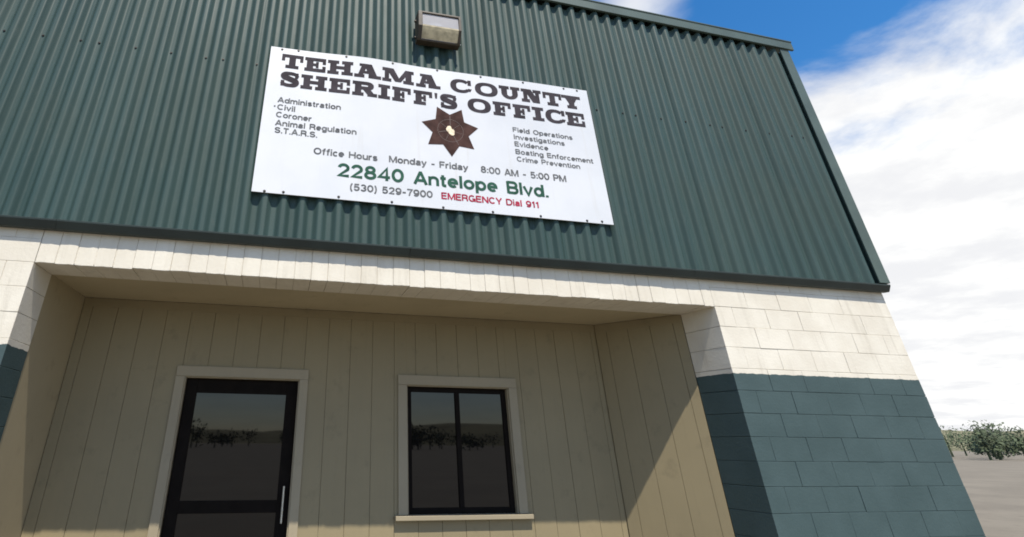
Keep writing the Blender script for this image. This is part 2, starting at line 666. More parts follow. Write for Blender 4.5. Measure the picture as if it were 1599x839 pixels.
def pier(xa, xb, za, zb, first_row, depth_l, depth_r, edge_right, name, label=None):
    m = MB()
    mort = MB()
    row = first_row
    z = za
    rr = random.Random(int(abs(xa) * 100))
    while z < zb - 1e-4:
        z1 = min(zb, z + CH)
        off = 0 if row % 2 == 0 else BL / 2
        # start from the porch edge and walk away
        if edge_right:
            xs = [xb]
            x = xb - (BL if off == 0 else BL / 2)
            while x > xa + 0.05:
                xs.append(x)
                x -= BL
            xs.append(xa)
            xs = xs[::-1]
        else:
            xs = [xa]
            x = xa + (BL if off == 0 else BL / 2)
            while x < xb - 0.05:
                xs.append(x)
                x += BL
            xs.append(xb)
        for a, b in zip(xs, xs[1:]):
            block(m, a, b, z, z1, depth_l, depth_r, rr, in0=-0.062 if (a == xa and not edge_right) else 0.0, in1=0.012 if (b == xb and edge_right) else 0.0)
        row += 1
        z = z1
    mort.box(xa + 0.006, xb - 0.006, 0.0052, min(depth_l, depth_r) - 0.008, za + 0.004, zb - 0.003)
    o = m.build(name, M['block'], bld, bevel=0.0028, label=label)
    q = mort.build('mortar', M['block'], o)
    return o


pier(XL + 0.012, OXL, -H, 0.40, 0, 0.35, 0.35, True, 'block_pier')
pr_ = pier(OXR, XR - 0.012, -H, 0.40, 0, 0.42, 0.42, False, 'block_pier')

# soldier course over the porch
lm = MB()
ml = MB()
rr = random.Random(5)
x = OXL
i = 0
while x < OXR - 0.01:
    x1 = min(OXR, x + 0.1503 + rr.uniform(-0.004, 0.004))
    if OXR - x1 < 0.06:
        x1 = OXR
    d0 = 0.35 + 0.07 * (x - OXL) / (OXR - OXL)
    d1 = 0.35 + 0.07 * (x1 - OXL) / (OXR - OXL)
    dz, dy = rr.uniform(-0.0035, 0.0035), rr.uniform(-0.004, 0.004)
    gp = rr.choice((0.0003, 0.0003, 0.0006, 0.0012, 0.0024))
    j = lambda s: rr.uniform(-s, s)
    nq = 4
    # the lower face is chipped and uneven
    for q in range(nq):
        xa = x + gp + (x1 - x - 2 * gp) * q / nq
        xb = x + gp + (x1 - x - 2 * gp) * (q + 1) / nq
        if q == 0:
            za, ya = dz + j(.0022), dy + j(.002)
        zb_, yb_ = dz + j(.0022), dy + j(.002)
        b = len(lm.v)
        lm.v += [(xa, ya, za), (xb, yb_, zb_), (xb, d1, 0.0), (xa, d0, 0.0), (xa, ya * .6, 0.4), (xb, yb_ * .6, 0.4), (xb, d1, 0.4), (xa, d0, 0.4)]
        fs = [(0, 3, 2, 1), (0, 1, 5, 4), (2, 3, 7, 6), (4, 5, 6, 7)]
        if q == 0:
            fs.append((3, 0, 4, 7))
        if q == nq - 1:
            fs.append((1, 2, 6, 5))
        lm.f += [tuple(b + t for t in f) for f in fs]
        za, ya = zb_, yb_
    x = x1
    i += 1
lin = lm.build('lintel', M['block'], bld)
bm = bmesh.new()
bm.from_mesh(lin.data)
bmesh.ops.remove_doubles(bm, verts=bm.verts, dist=0.0001)
bmesh.ops.recalc_face_normals(bm, faces=bm.faces)
bm.to_mesh(lin.data)
bm.free()
md = lin.modifiers.new('bevel', 'BEVEL')
md.width = 0.004
md.segments = 2
md.limit_method = 'ANGLE'
md.angle_limit = R(45)
ml.box(OXL + 0.01, OXR - 0.01, 0.008, 0.335, 0.012, 0.396)
ml.build('mortar', M['block'], lin)

# --- porch inside -----------------------------------------------------------------
RX0, RY0, RX1, RY1 = 3.745, 0.42, 3.14, YB     # splayed right-hand porch wall
cl_ = MB()
cl_.hexa([(OXL - .02, 0.352, 0.008), (OXR + .02, 0.424, 0.008), (OXR + .02, YB + .1, 0.008), (OXL - .02, YB + .1, 0.008),
          (OXL - .02, 0.352, 0.06), (OXR + .02, 0.424, 0.06), (OXR + .02, YB + .1, 0.06), (OXL - .02, YB + .1, 0.06)])
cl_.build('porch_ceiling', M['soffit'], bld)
lw = MB()
lw.hexa([(OXL + .006, 0.352, -H), (OXL - .12, 0.352, -H), (OXL - .12, YB + .1, -H), (-2.565, YB + .1, -H),
         (OXL + .006, 0.352, 0.006), (OXL - .12, 0.352, 0.006), (OXL - .12, YB + .1, 0.006), (-2.565, YB + .1, 0.006)])
lw.build('side_wall', M['plaster'], bld)


def boarded(m, p0, p1, z0, z1_top, pitch, start=0.0, holes=(), z_gap=0.085):
    """Vertical boards with dark open joints from p0 to p1 (x,y); holes are (s0, s1, ztop, zbottom)."""
    d = Vector((p1[0] - p0[0], p1[1] - p0[1]))
    L = d.length
    d /= L
    nrm = Vector((d.y, -d.x))         # towards the porch

    def slab(s0, s1, za, zb, out=0.0, th=0.03):
        a = Vector(p0) + d * s0
        b = Vector(p0) + d * s1
        f0, f1 = a + nrm * out, b + nrm * out
        k0_, k1_ = a - nrm * th, b - nrm * th
        m.hexa([(f0.x, f0.y, za), (f1.x, f1.y, za), (k1_.x, k1_.y, za), (k0_.x, k0_.y, za),
                (f0.x, f0.y, zb), (f1.x, f1.y, zb), (k1_.x, k1_.y, zb), (k0_.x, k0_.y, zb)])
    cuts = [0.0]
    s = start if start > 0.02 else start + pitch
    while s < L - 0.02:
        cuts.append(s)
        s += pitch
    cuts.append(L)
    rb = random.Random(3)
    for a, b in zip(cuts, cuts[1:]):
        o = rb.uniform(-0.0012, 0.0012)
        pieces = [(a, b)]
        spans = []
        edges = sorted({a, b} | {h[0] for h in holes if a < h[0] < b} | {h[1] for h in holes if a < h[1] < b})
        for e0, e1 in zip(edges, edges[1:]):
            hit = [h for h in holes if h[0] <= e0 + 1e-6 and h[1] >= e1 - 1e-6]
            g0 = 0.0016 if abs(e0 - a) < 1e-6 else 0
            g1 = 0.0016 if abs(e1 - b) < 1e-6 else 0
            if hit:
                slab(e0 + g0, e1 - g1, hit[0][2], z1_top - z_gap, o)
                if hit[0][3] > z0 + 0.02:
                    slab(e0 + g0, e1 - g1, z0, hit[0][3], o)
            else:
                slab(e0 + g0, e1 - g1, z0, z1_top - z_gap, o)
    slab(0, L, z1_top - z_gap + 0.0002, z1_top, 0.0005)      # head board
    return slab


DX0, DX1, DT = -1.465, -0.332, -0.723          # dark door opening
WX0, WX1, WT, WB = 0.80, 1.955, -0.742, -1.95    # second opening
bw = MB()
S0 = -2.565
boarded(bw, (S0, YB), (RX1 + 0.0, YB), -H, 0.004, 0.2412, (-1.264 - S0) % 0.2412,
        holes=((DX0 - S0, DX1 - S0, DT, -H), (WX0 - S0, WX1 - S0, WT, WB)))
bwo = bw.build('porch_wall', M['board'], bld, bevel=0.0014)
jb = MB()
jb.box(S0, DX0 - 0.02, YB + 0.012, YB + 0.09, -H, 0.0)
jb.box(DX0 - 0.02, DX1 + 0.02, YB + 0.012, YB + 0.09, DT + 0.02, 0.0)
jb.box(DX1 + 0.02, WX0 - 0.02, YB + 0.012, YB + 0.09, -H, 0.0)
jb.box(WX0 - 0.02, WX1 + 0.02, YB + 0.012, YB + 0.09, WT + 0.02, 0.0)
jb.box(WX0 - 0.02, WX1 + 0.02, YB + 0.012, YB + 0.09, -H, WB - 0.02)
jb.box(WX1 + 0.02, RX1 + 0.1, YB + 0.012, YB + 0.09, -H, 0.0)
jb.build('sheathing', M['board'], bwo)
rw = MB()
boarded(rw, (RX1 + 0.004, YB - 0.003), (RX0, RY0), -H, 0.004, 0.2412, 0.13)
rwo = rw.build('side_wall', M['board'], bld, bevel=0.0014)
rb_ = MB()
dv = Vector((RX0 - RX1, RY0 - RY1)).normalized()
nn = Vector((-dv.y, dv.x)) * -1
a0 = Vector((RX1, RY1)) - Vector((dv.y, -dv.x)) * 0.034
a1 = Vector((RX0, RY0)) - Vector((dv.y, -dv.x)) * 0.034
b0 = Vector((RX1, RY1)) - Vector((dv.y, -dv.x)) * 0.10
b1 = Vector((RX0, RY0)) - Vector((dv.y, -dv.x)) * 0.10
rb_.hexa([(a0.x, a0.y, -H), (a1.x, a1.y, -H), (b1.x, b1.y, -H), (b0.x, b0.y, -H), (a0.x, a0.y, 0), (a1.x, a1.y, 0), (b1.x, b1.y, 0), (b0.x, b0.y, 0)])
rb_.build('sheathing', M['board'], rwo)


def casing(m, x0, x1, zt, zb, wside, wtop, bottom=False):
    y0, y1 = YB - 0.022, YB - 0.0015
    m.box(x0 - wside, x1 + wside, y0, y1, zt, zt + wtop)
    m.box(x0 - wside, x0, y0 + 0.001, y1, zb, zt - 0.001)
    m.box(x1, x1 + wside, y0 + 0.001, y1, zb, zt - 0.001)
    # reveal lining the opening
    m.box(x0 - 0.018, x0 + 0.012, y1 + 0.001, YB + 0.10, zb, zt - 0.012)
    m.box(x1 - 0.012, x1 + 0.018, y1 + 0.001, YB + 0.10, zb, zt - 0.012)
    m.box(x0 - 0.018, x1 + 0.018, y1 + 0.001, YB + 0.10, zt - 0.011, zt + 0.018)


# door: dark glazed leaf in a painted frame
dm = MB()
st = 0.11
ya, yb = YB + 0.055, YB + 0.098
dx0, dx1 = DX0 + 0.016, DX1 - 0.016
dt, db = DT - 0.016, -H + 0.012
dm.box(dx0, dx0 + st, ya, yb, db, dt)
dm.box(dx1 - st, dx1, ya, yb, db, dt)
dm.box(dx0 + st, dx1 - st, ya + .001, yb, dt - 0.13, dt)
dm.box(dx0 + st, dx1 - st, ya + .001, yb, db, db + 0.24)
dm.box(dx0 + st, dx1 - st, ya + .001, yb, -1.90, -1.80)
door = dm.build('door', M['darkframe'], bld, bevel=0.003, label='dark glazed door under the cream boards')
c = MB()
casing(c, DX0, DX1, DT, -H + 0.003, 0.085, 0.096)
c.build('frame', M['casing'], door, bevel=0.003)
c = MB()
c.box(dx0 + st - .01, dx1 - st + .01, ya + 0.018, ya + 0.026, -1.805, dt - 0.12)
c.box(dx0 + st - .01, dx1 - st + .01, ya + 0.018, ya + 0.026, db + 0.23, -1.895)
c.build('pane', M['dark'], door)
c = MB()
c.cyl((dx1 - 0.055, ya - 0.045, -1.98), (0, 0, 1), 0.011, 0.011, 0.30, 14)
c.cyl((dx1 - 0.055, ya - 0.046, -1.96), (0, 1, 0), 0.009, 0.009, 0.048, 10)
c.cyl((dx1 - 0.055, ya - 0.046, -1.70), (0, 1, 0), 0.009, 0.009, 0.048, 10)
c.build('handle', M['steel'], door, smooth=False)

# window
wm = MB()
casing(wm, WX0, WX1, WT, WB + 0.022, 0.095, 0.098)
win = wm.build('window', M['casing'], bld, bevel=0.003)
c = MB()
c.box(WX0 - 0.13, WX1 + 0.13, YB - 0.06, YB + 0.10, WB - 0.02, WB + 0.02)
c.build('sill', M['casing'], win, bevel=0.004)
c = MB()
fx0, fx1, fz0, fz1 = WX0 + 0.014, WX1 - 0.014, WB + 0.024, WT - 0.014
mid = (fx0 + fx1) / 2
c.box(fx0, fx0 + .05, YB + .05, YB + .09, fz0, fz1)
c.box(fx1 - .05, fx1, YB + .05, YB + .09, fz0, fz1)
c.box(fx0 + .05, fx1 - .05, YB + .051, YB + .09, fz1 - .05, fz1)
c.box(fx0 + .05, fx1 - .05, YB + .051, YB + .09, fz0, fz0 + .05)
c.box(mid - .025, mid + .025, YB + .047, YB + .088, fz0 + .05, fz1 - .05)
c.build('sash', M['darkframe'], win, bevel=0.003)
c = MB()
c.box(fx0 + .04, mid - .02, YB + .066, YB + .072, fz0 + .04, fz1 - .04)
c.build('pane', M['dark'], win)
c = MB()
c.box(mid + .02, fx1 - .04, YB + .066, YB + .072, fz0 + .04, fz1 - .04)
c.build('pane', M['dark'], win)
c = MB()
c.box(-2.9, 4.1, YB + 0.25, YB + 0.29, -H, 0.0)        # dark room wall behind the glazing
c.build('inner_wall', M['darkframe'], bld)

# ------------------------------------------------------------------ the sign
SX0, SX1, SZ0, SZ1 = -0.962, 2.743, 0.771, 2.506
YS = -0.112                    # face of the board
sign = thing('office_sign', (0.89, YS, H + SZ0), 'big white board with black slab headline and brown star on the green wall', 'sign')


def bow(p):
    # the thin board bellies out between its screws near the top edge
    t = max(0.0, (p.z - SZ0) / (SZ1 - SZ0))
    s = t ** 2.2
    d = 0.036 * math.exp(-((p.x - 0.10) / 0.42) ** 2) * s + 0.008 * math.exp(-((p.x - 1.9) / 0.5) ** 2) * s
    d += 0.0035 * noise.noise(Vector((p.x * 1.3, p.z * 1.1, 7.0)))
    return Vector((p.x, p.y - d, p.z))


pm = MB()
NXS, NZS = 74, 34
def spt(i, j, y):
    x = SX0 + (SX1 - SX0) * i / NXS
    z = SZ0 + (SZ1 - SZ0) * j / NZS
    return (x, y, z)
for y, flip in ((YS, False), (YS + 0.010, True)):
    b = len(pm.v)
    for j in range(NZS + 1):
        for i in range(NXS + 1):
            pm.v.append(spt(i, j, y))
    for j in range(NZS):
        for i in range(NXS):
            a = b + j * (NXS + 1) + i
            q = (a, a + 1, a + NXS + 2, a + NXS + 1)
            pm.f.append(q[::-1] if flip else q)
nv = (NXS + 1) * (NZS + 1)
idx = lambda i, j: j * (NXS + 1) + i
for i in range(NXS):
    for j in (0, NZS):
        pm.f.append((idx(i, j), idx(i + 1, j), nv + idx(i + 1, j), nv + idx(i, j)))
for j in range(NZS):
    for i in (0, NXS):
        pm.f.append((idx(i, j), idx(i, j + 1), nv + idx(i, j + 1), nv + idx(i, j)))
pm.build('panel', M['sign'], sign, warp=bow)

sp2 = None
for kk in (0, 1, 4, 7, 10, 13, 16, 19, 20):
    for z in (2.488, 0.790):
        x = X0 + kk * P - 0.012 + 0.0003 * kk
        p = bow(Vector((x, YS - 0.0005, z + rnd.uniform(-.006, .006))))
        if sp2 is None:
            sp2 = screw_proto(sign, p, 0.0095)
        else:
            screw_copy(sp2, sign, p)


# --- lettering ------------------------------------------------------------------
class Ink:
    """Collects flat strokes; every stroke lies a hair above the one before, so none are coplanar."""
    def __init__(self):
        self.m = MB()
        self.n = 0

    def poly(self, pts):
        self.n += 1
        yf = YS - 0.0022 - 0.00006 * (self.n % 12)
        self.m.prism(pts, yf, YS - 0.0008)

    def ribbon(self, pts, widths, closed=False):
        n = len(pts)
        L, Rr = [], []
        for i in range(n):
            p = Vector(pts[i])
            a = Vector(pts[(i - 1) % n]) if (closed or i > 0) else None
            c = Vector(pts[(i + 1) % n]) if (closed or i < n - 1) else None
            d0 = (p - a).normalized() if a is not None else None
            d1 = (c - p).normalized() if c is not None else None
            if d0 is None:
                t = d1
                k = 1
            elif d1 is None:
                t = d0
                k = 1
            else:
                t = (d0 + d1)
                t = t.normalized() if t.length > 1e-6 else d0
                k = min(1.6, 1 / max(0.4, t.dot(d1)))
            nn_ = Vector((-t.y, t.x))
            w = widths if isinstance(widths, (int, float)) else widths[i]
            L.append(p + nn_ * w * k / 2)
            Rr.append(p - nn_ * w * k / 2)
        self.n += 1
        yf = YS - 0.0022 - 0.00006 * (self.n % 12)
        m = self.m
        b = len(m.v)
        for l, r in zip(L, Rr):
            m.v += [(l.x, yf, l.y), (r.x, yf, r.y)]
        rng = range(n if closed else n - 1)
        for i in rng:
            j = (i + 1) % n
            m.f.append((b + 2 * i, b + 2 * i + 1, b + 2 * j + 1, b + 2 * j))

    def build(self, name, mat, parent, label=None):
        return self.m.build(name, mat, parent, label=label, warp=bow, fix=False)


def slab_letter(ink, ch, x0, x1, z0, h):
    w = x1 - x0
    s = 0.070            # stem
    b = 0.041            # bar and serif height
    v = 0.026            # how far a serif sticks out
    rect = lambda a, c, d, e: ink.poly([(x0 + a, z0 + d), (x0 + c, z0 + d), (x0 + c, z0 + e), (x0 + a, z0 + e)])
    P_ = lambda *pts: ink.poly([(x0 + a, z0 + c) for a, c in pts])
    if ch == 'I':
        m = w / 2
        rect(m - s / 2, m + s / 2, 0, h)
        rect(0, w, 0, b)
        rect(0, w, h - b, h)
    elif ch == 'T':
        m = w / 2
        rect(m - s / 2, m + s / 2, 0, h)
        rect(0, w, h - b, h)
        rect(0, 0.034, h - 0.088, h)
        rect(w - 0.034, w, h - 0.088, h)
        rect(m - s / 2 - v * 1.3, m + s / 2 + v * 1.3, 0, b)
    elif ch in 'EF':
        rect(v * .8, v * .8 + s, 0, h)
        rect(0, w, h - b, h)
        rect(w - 0.036, w, h - 0.078, h)
        rect(v, w * 0.66, h * 0.5 - b * .42, h * 0.5 + b * .42)
        rect(w * 0.66 - 0.030, w * 0.66, h * .5 - 0.040, h * .5 + 0.040)
        if ch == 'E':
            rect(0, w, 0, b)
            rect(w - 0.036, w, 0, 0.078)
        else:
            rect(0, s + 2.6 * v, 0, b)
    elif ch == 'H':
        for a in (v, w - v - s):
            rect(a, a + s, 0, h)
            rect(a - v, a + s + v, 0, b)
            rect(a - v, a + s + v, h - b, h)
        rect(v + s, w - v - s, h * .5 - b * .5, h * .5 + b * .5)
    elif ch == 'A':
        ap = w * 0.47
        P_((0.030, 0), (0.030 + 0.050, 0), (ap + 0.010, h), (ap - 0.052, h))
        P_((w - 0.030 - 0.088, 0), (w - 0.030, 0), (ap + 0.050, h), (ap - 0.038, h))
        rect(0.07, w - 0.10, h * .30, h * .30 + 0.034)
        rect(0, 0.112, 0, b)
        rect(w - 0.140, w, 0, b)
        rect(ap - 0.085, ap + 0.050, h - b * .8, h)
    elif ch == 'M':
        rect(v, v + 0.050, 0, h)
        rect(w - v - s, w - v, 0, h)
        rect(0, v * 2 + 0.050, 0, b)
        rect(w - 2 * v - s, w, 0, b)
        rect(0, v + 0.03, h - b, h)
        rect(w - v - 0.03, w, h - b, h)
        P_((v + 0.01, h), (v + 0.100, h), (w * .5 + 0.035, 0.012), (w * .5 - 0.035, 0.012))
        P_((w - v - 0.010, h), (w - v - 0.070, h), (w * .5 - 0.020, 0.012), (w * .5 + 0.030, 0.012))
    elif ch == 'N':
        rect(v, v + 0.048, 0, h)
        rect(w - v - 0.048, w - v, 0, h)
        rect(0, v * 2 + 0.048, 0, b)
        rect(w - 2 * v - 0.048, w, h - b, h)
        rect(0, v + 0.03, h - b, h)
        P_((v + 0.008, h), (v + 0.100, h), (w - v, 0), (w - v - 0.085, 0))
    elif ch == 'U':
        n = 22
        r = (w - 2 * v) / 2 - s / 2
        cx = w / 2
        pts = [(x0 + cx - r, z0 + h)]
        ws = [s]
        for q in range(n + 1):
            t = math.pi + math.pi * q / n
            pts.append((x0 + cx + r * math.cos(t), z0 + 0.082 + 0.059 * math.sin(t)))
            ws.append(s + (b - s) * abs(math.sin(t)) ** 1.5)
        pts.append((x0 + cx + r, z0 + h))
        ws.append(s * .85)
        ink.ribbon(pts, ws)
        rect(0, s + 2 * v, h - b, h)
        rect(w - s - 1.7 * v, w, h - b, h)
    elif ch == 'O':
        n = 40
        rx, rz = w / 2 - s / 2, h / 2 + 0.003 - b / 2
        pts, ws = [], []
        for q in range(n):
            t = 2 * math.pi * q / n
            ct, st_ = math.cos(t), math.sin(t)
            pts.append((x0 + w / 2 + rx * abs(ct) ** .88 * (1 if ct > 0 else -1), z0 + h / 2 + rz * abs(st_) ** .88 * (1 if st_ > 0 else -1)))
            ws.append(s * ct * ct + b * st_ * st_)
        ink.ribbon(pts, ws, True)
    elif ch == 'C':
        n = 32
        rx, rz = w / 2 - s / 2, h / 2 + 0.003 - b / 2
        pts, ws = [], []
        for q in range(n + 1):
            t = R(42) + R(282) * q / n
            ct, st_ = math.cos(t), math.sin(t)
            pts.append((x0 + w / 2 + (rx if ct < 0 else rx * 1.05) * abs(ct) ** .88 * (1 if ct > 0 else -1), z0 + h / 2 + rz * abs(st_) ** .88 * (1 if st_ > 0 else -1)))
            ws.append(max(b, s * ct * ct + b * st_ * st_) if ct < 0 else b)
        ink.ribbon(pts, ws)
        rect(w - 0.046, w - 0.006, h * .60, h * 1.0)
        P_((w - 0.060, 0.035), (w - 0.020, 0.022), (w, 0.062), (w - 0.045, 0.066))
    elif ch == 'R':
        rect(v, v + s, 0, h)
        rect(0, s + 2 * v, 0, b)
        rect(0, v + s, h - b, h)
        n = 18
        zc = h * .715
        rz = h - zc - b / 2
        xr = w - 0.045 - s / 2
        pts = [(x0 + v + s * .5, z0 + zc + rz)]
        ws = [b]
        for q in range(n + 1):
            t = math.pi / 2 - math.pi * q / n
            pts.append((x0 + xr - 0.035 + 0.047 * math.cos(t), z0 + zc + rz * math.sin(t)))
            ws.append(b + (s * .9 - b) * math.cos(t) ** 2)
        pts.append((x0 + v + s * .5, z0 + zc - rz))
        ws.append(b)
        ink.ribbon(pts, ws)
        P_((w * .42, h * .45), (w * .42 + 0.085, h * .45), (w - 0.012, 0.010), (w - 0.095, 0.010))
        rect(w - 0.105, w, 0, b)
    elif ch == 'S':
        cx, rx = w / 2, w / 2 - 0.030
        pts = [(.93, .70), (.86, .84), (.68, .905), (.45, .915), (.24, .87), (.155, .755), (.21, .64), (.42, .56), (.62, .485), (.815, .40), (.86, .265), (.77, .135), (.55, .088), (.30, .10), (.13, .18), (.065, .30)]
        ws = [.034, .040, .043, .044, .054, .066, .070, .068, .068, .070, .066, .054, .044, .043, .040, .034]
        # smooth the centre line
        P2, W2 = [], []
        for q in range(len(pts) - 1):
            p0, p1, p2, p3 = (Vector(pts[max(0, min(len(pts) - 1, q + e))]) for e in (-1, 0, 1, 2))
            for e in range(4):
                t = e / 4
                c_ = 0.5 * ((2 * p1) + (p2 - p0) * t + (2 * p0 - 5 * p1 + 4 * p2 - p3) * t * t + (3 * p1 - p0 - 3 * p2 + p3) * t ** 3)
                P2.append((x0 + c_.x * w, z0 + c_.y * h))
                W2.append(ws[q] * (1 - t) + ws[q + 1] * t)
        ink.ribbon(P2, W2)
        rect(w - 0.040, w - 0.004, h * .60, h * .985)
        rect(0.002, 0.038, h * .015, h * .40)
    elif ch == 'Y':
        m = w * .5
        rect(m - s / 2, m + s / 2, 0, h * .48)
        rect(m - s / 2 - v, m + s / 2 + v, 0, b)
        P_((0.026, h), (0.026 + 0.086, h), (m + s / 2 - 0.004, h * .40), (m - s / 2, h * .40))
        P_((w - 0.026 - 0.056, h), (w - 0.026, h), (m + s / 2, h * .42), (m - 0.020, h * .42))
        rect(0, 0.140, h - b, h)
        rect(w - 0.110, w, h - b, h)
    elif ch == "'":
        P_((w * .18, h * .60), (w * .82, h * .60), (w, h), (0, h))


LINE1 = [('T', -0.836, -0.61), ('E', -0.593, -0.368), ('H', -0.349, -0.075), ('A', -0.060, 0.236), ('M', 0.249, 0.607), ('A', 0.632, 0.914),
         ('C', 1.03, 1.282), ('O', 1.32, 1.594), ('U', 1.612, 1.864), ('N', 1.880, 2.129), ('T', 2.151, 2.384), ('Y', 2.389, 2.632)]
LINE2 = [('S', -0.822, -0.640), ('H', -0.615, -0.341), ('E', -0.319, -0.098), ('R', -0.072, 0.196), ('I', 0.208, 0.338), ('F', 0.362, 0.570),
         ('F', 0.602, 0.813), ("'", 0.840, 0.874), ('S', 0.908, 1.090), ('O', 1.218, 1.492), ('F', 1.518, 1.730), ('F', 1.756, 1.966),
         ('I', 1.987, 2.128), ('C', 2.148, 2.397), ('E', 2.407, 2.638)]
for line, za, zb, hh in ((LINE1, 2.243, 2.208, 0.182), (LINE2, 2.006, 1.968, 0.183)):
    ink = Ink()
    last = None
    for ch, a, b in line:
        if last is not None and a - last > 0.11:
            ink.build('headline', M['black'], sign)
            ink = Ink()
        last = b
        z0 = za + (zb - za) * (a + 0.82) / 3.4
        slab_letter(ink, ch, a, b, z0, hh)
    ink.build('headline', M['black'], sign)

# a plain wide sans built from pen strokes, cap height 1
def arc(cx, cy, rx, ry, a0, a1, n=14):
    return [(cx + rx * math.cos(R(a0 + (a1 - a0) * i / n)), cy + ry * math.sin(R(a0 + (a1 - a0) * i / n))) for i in range(n + 1)]


B_, T_, X_ = 0.075, 0.925, 0.655          # stroke centre lines: base, cap top, small-letter top
xm, xr_ = (B_ + X_) / 2, (X_ - B_) / 2


def oval(w, b=B_, t=T_):
    return ('o', arc(w / 2, (b + t) / 2, w / 2 - .075, (t - b) / 2, 0, 345, 23))


def bowl(w, x=0.0):
    return ('o', arc(x + w / 2, xm, w / 2 - .075, xr_, 0, 345, 23))


def nshoulder(x0, w):
    r = w / 2 - .075
    return arc(x0 + .075 + r, X_ - r * .95, r, r * .95, 180, 0, 12) + [(x0 + w - .075, 0)]


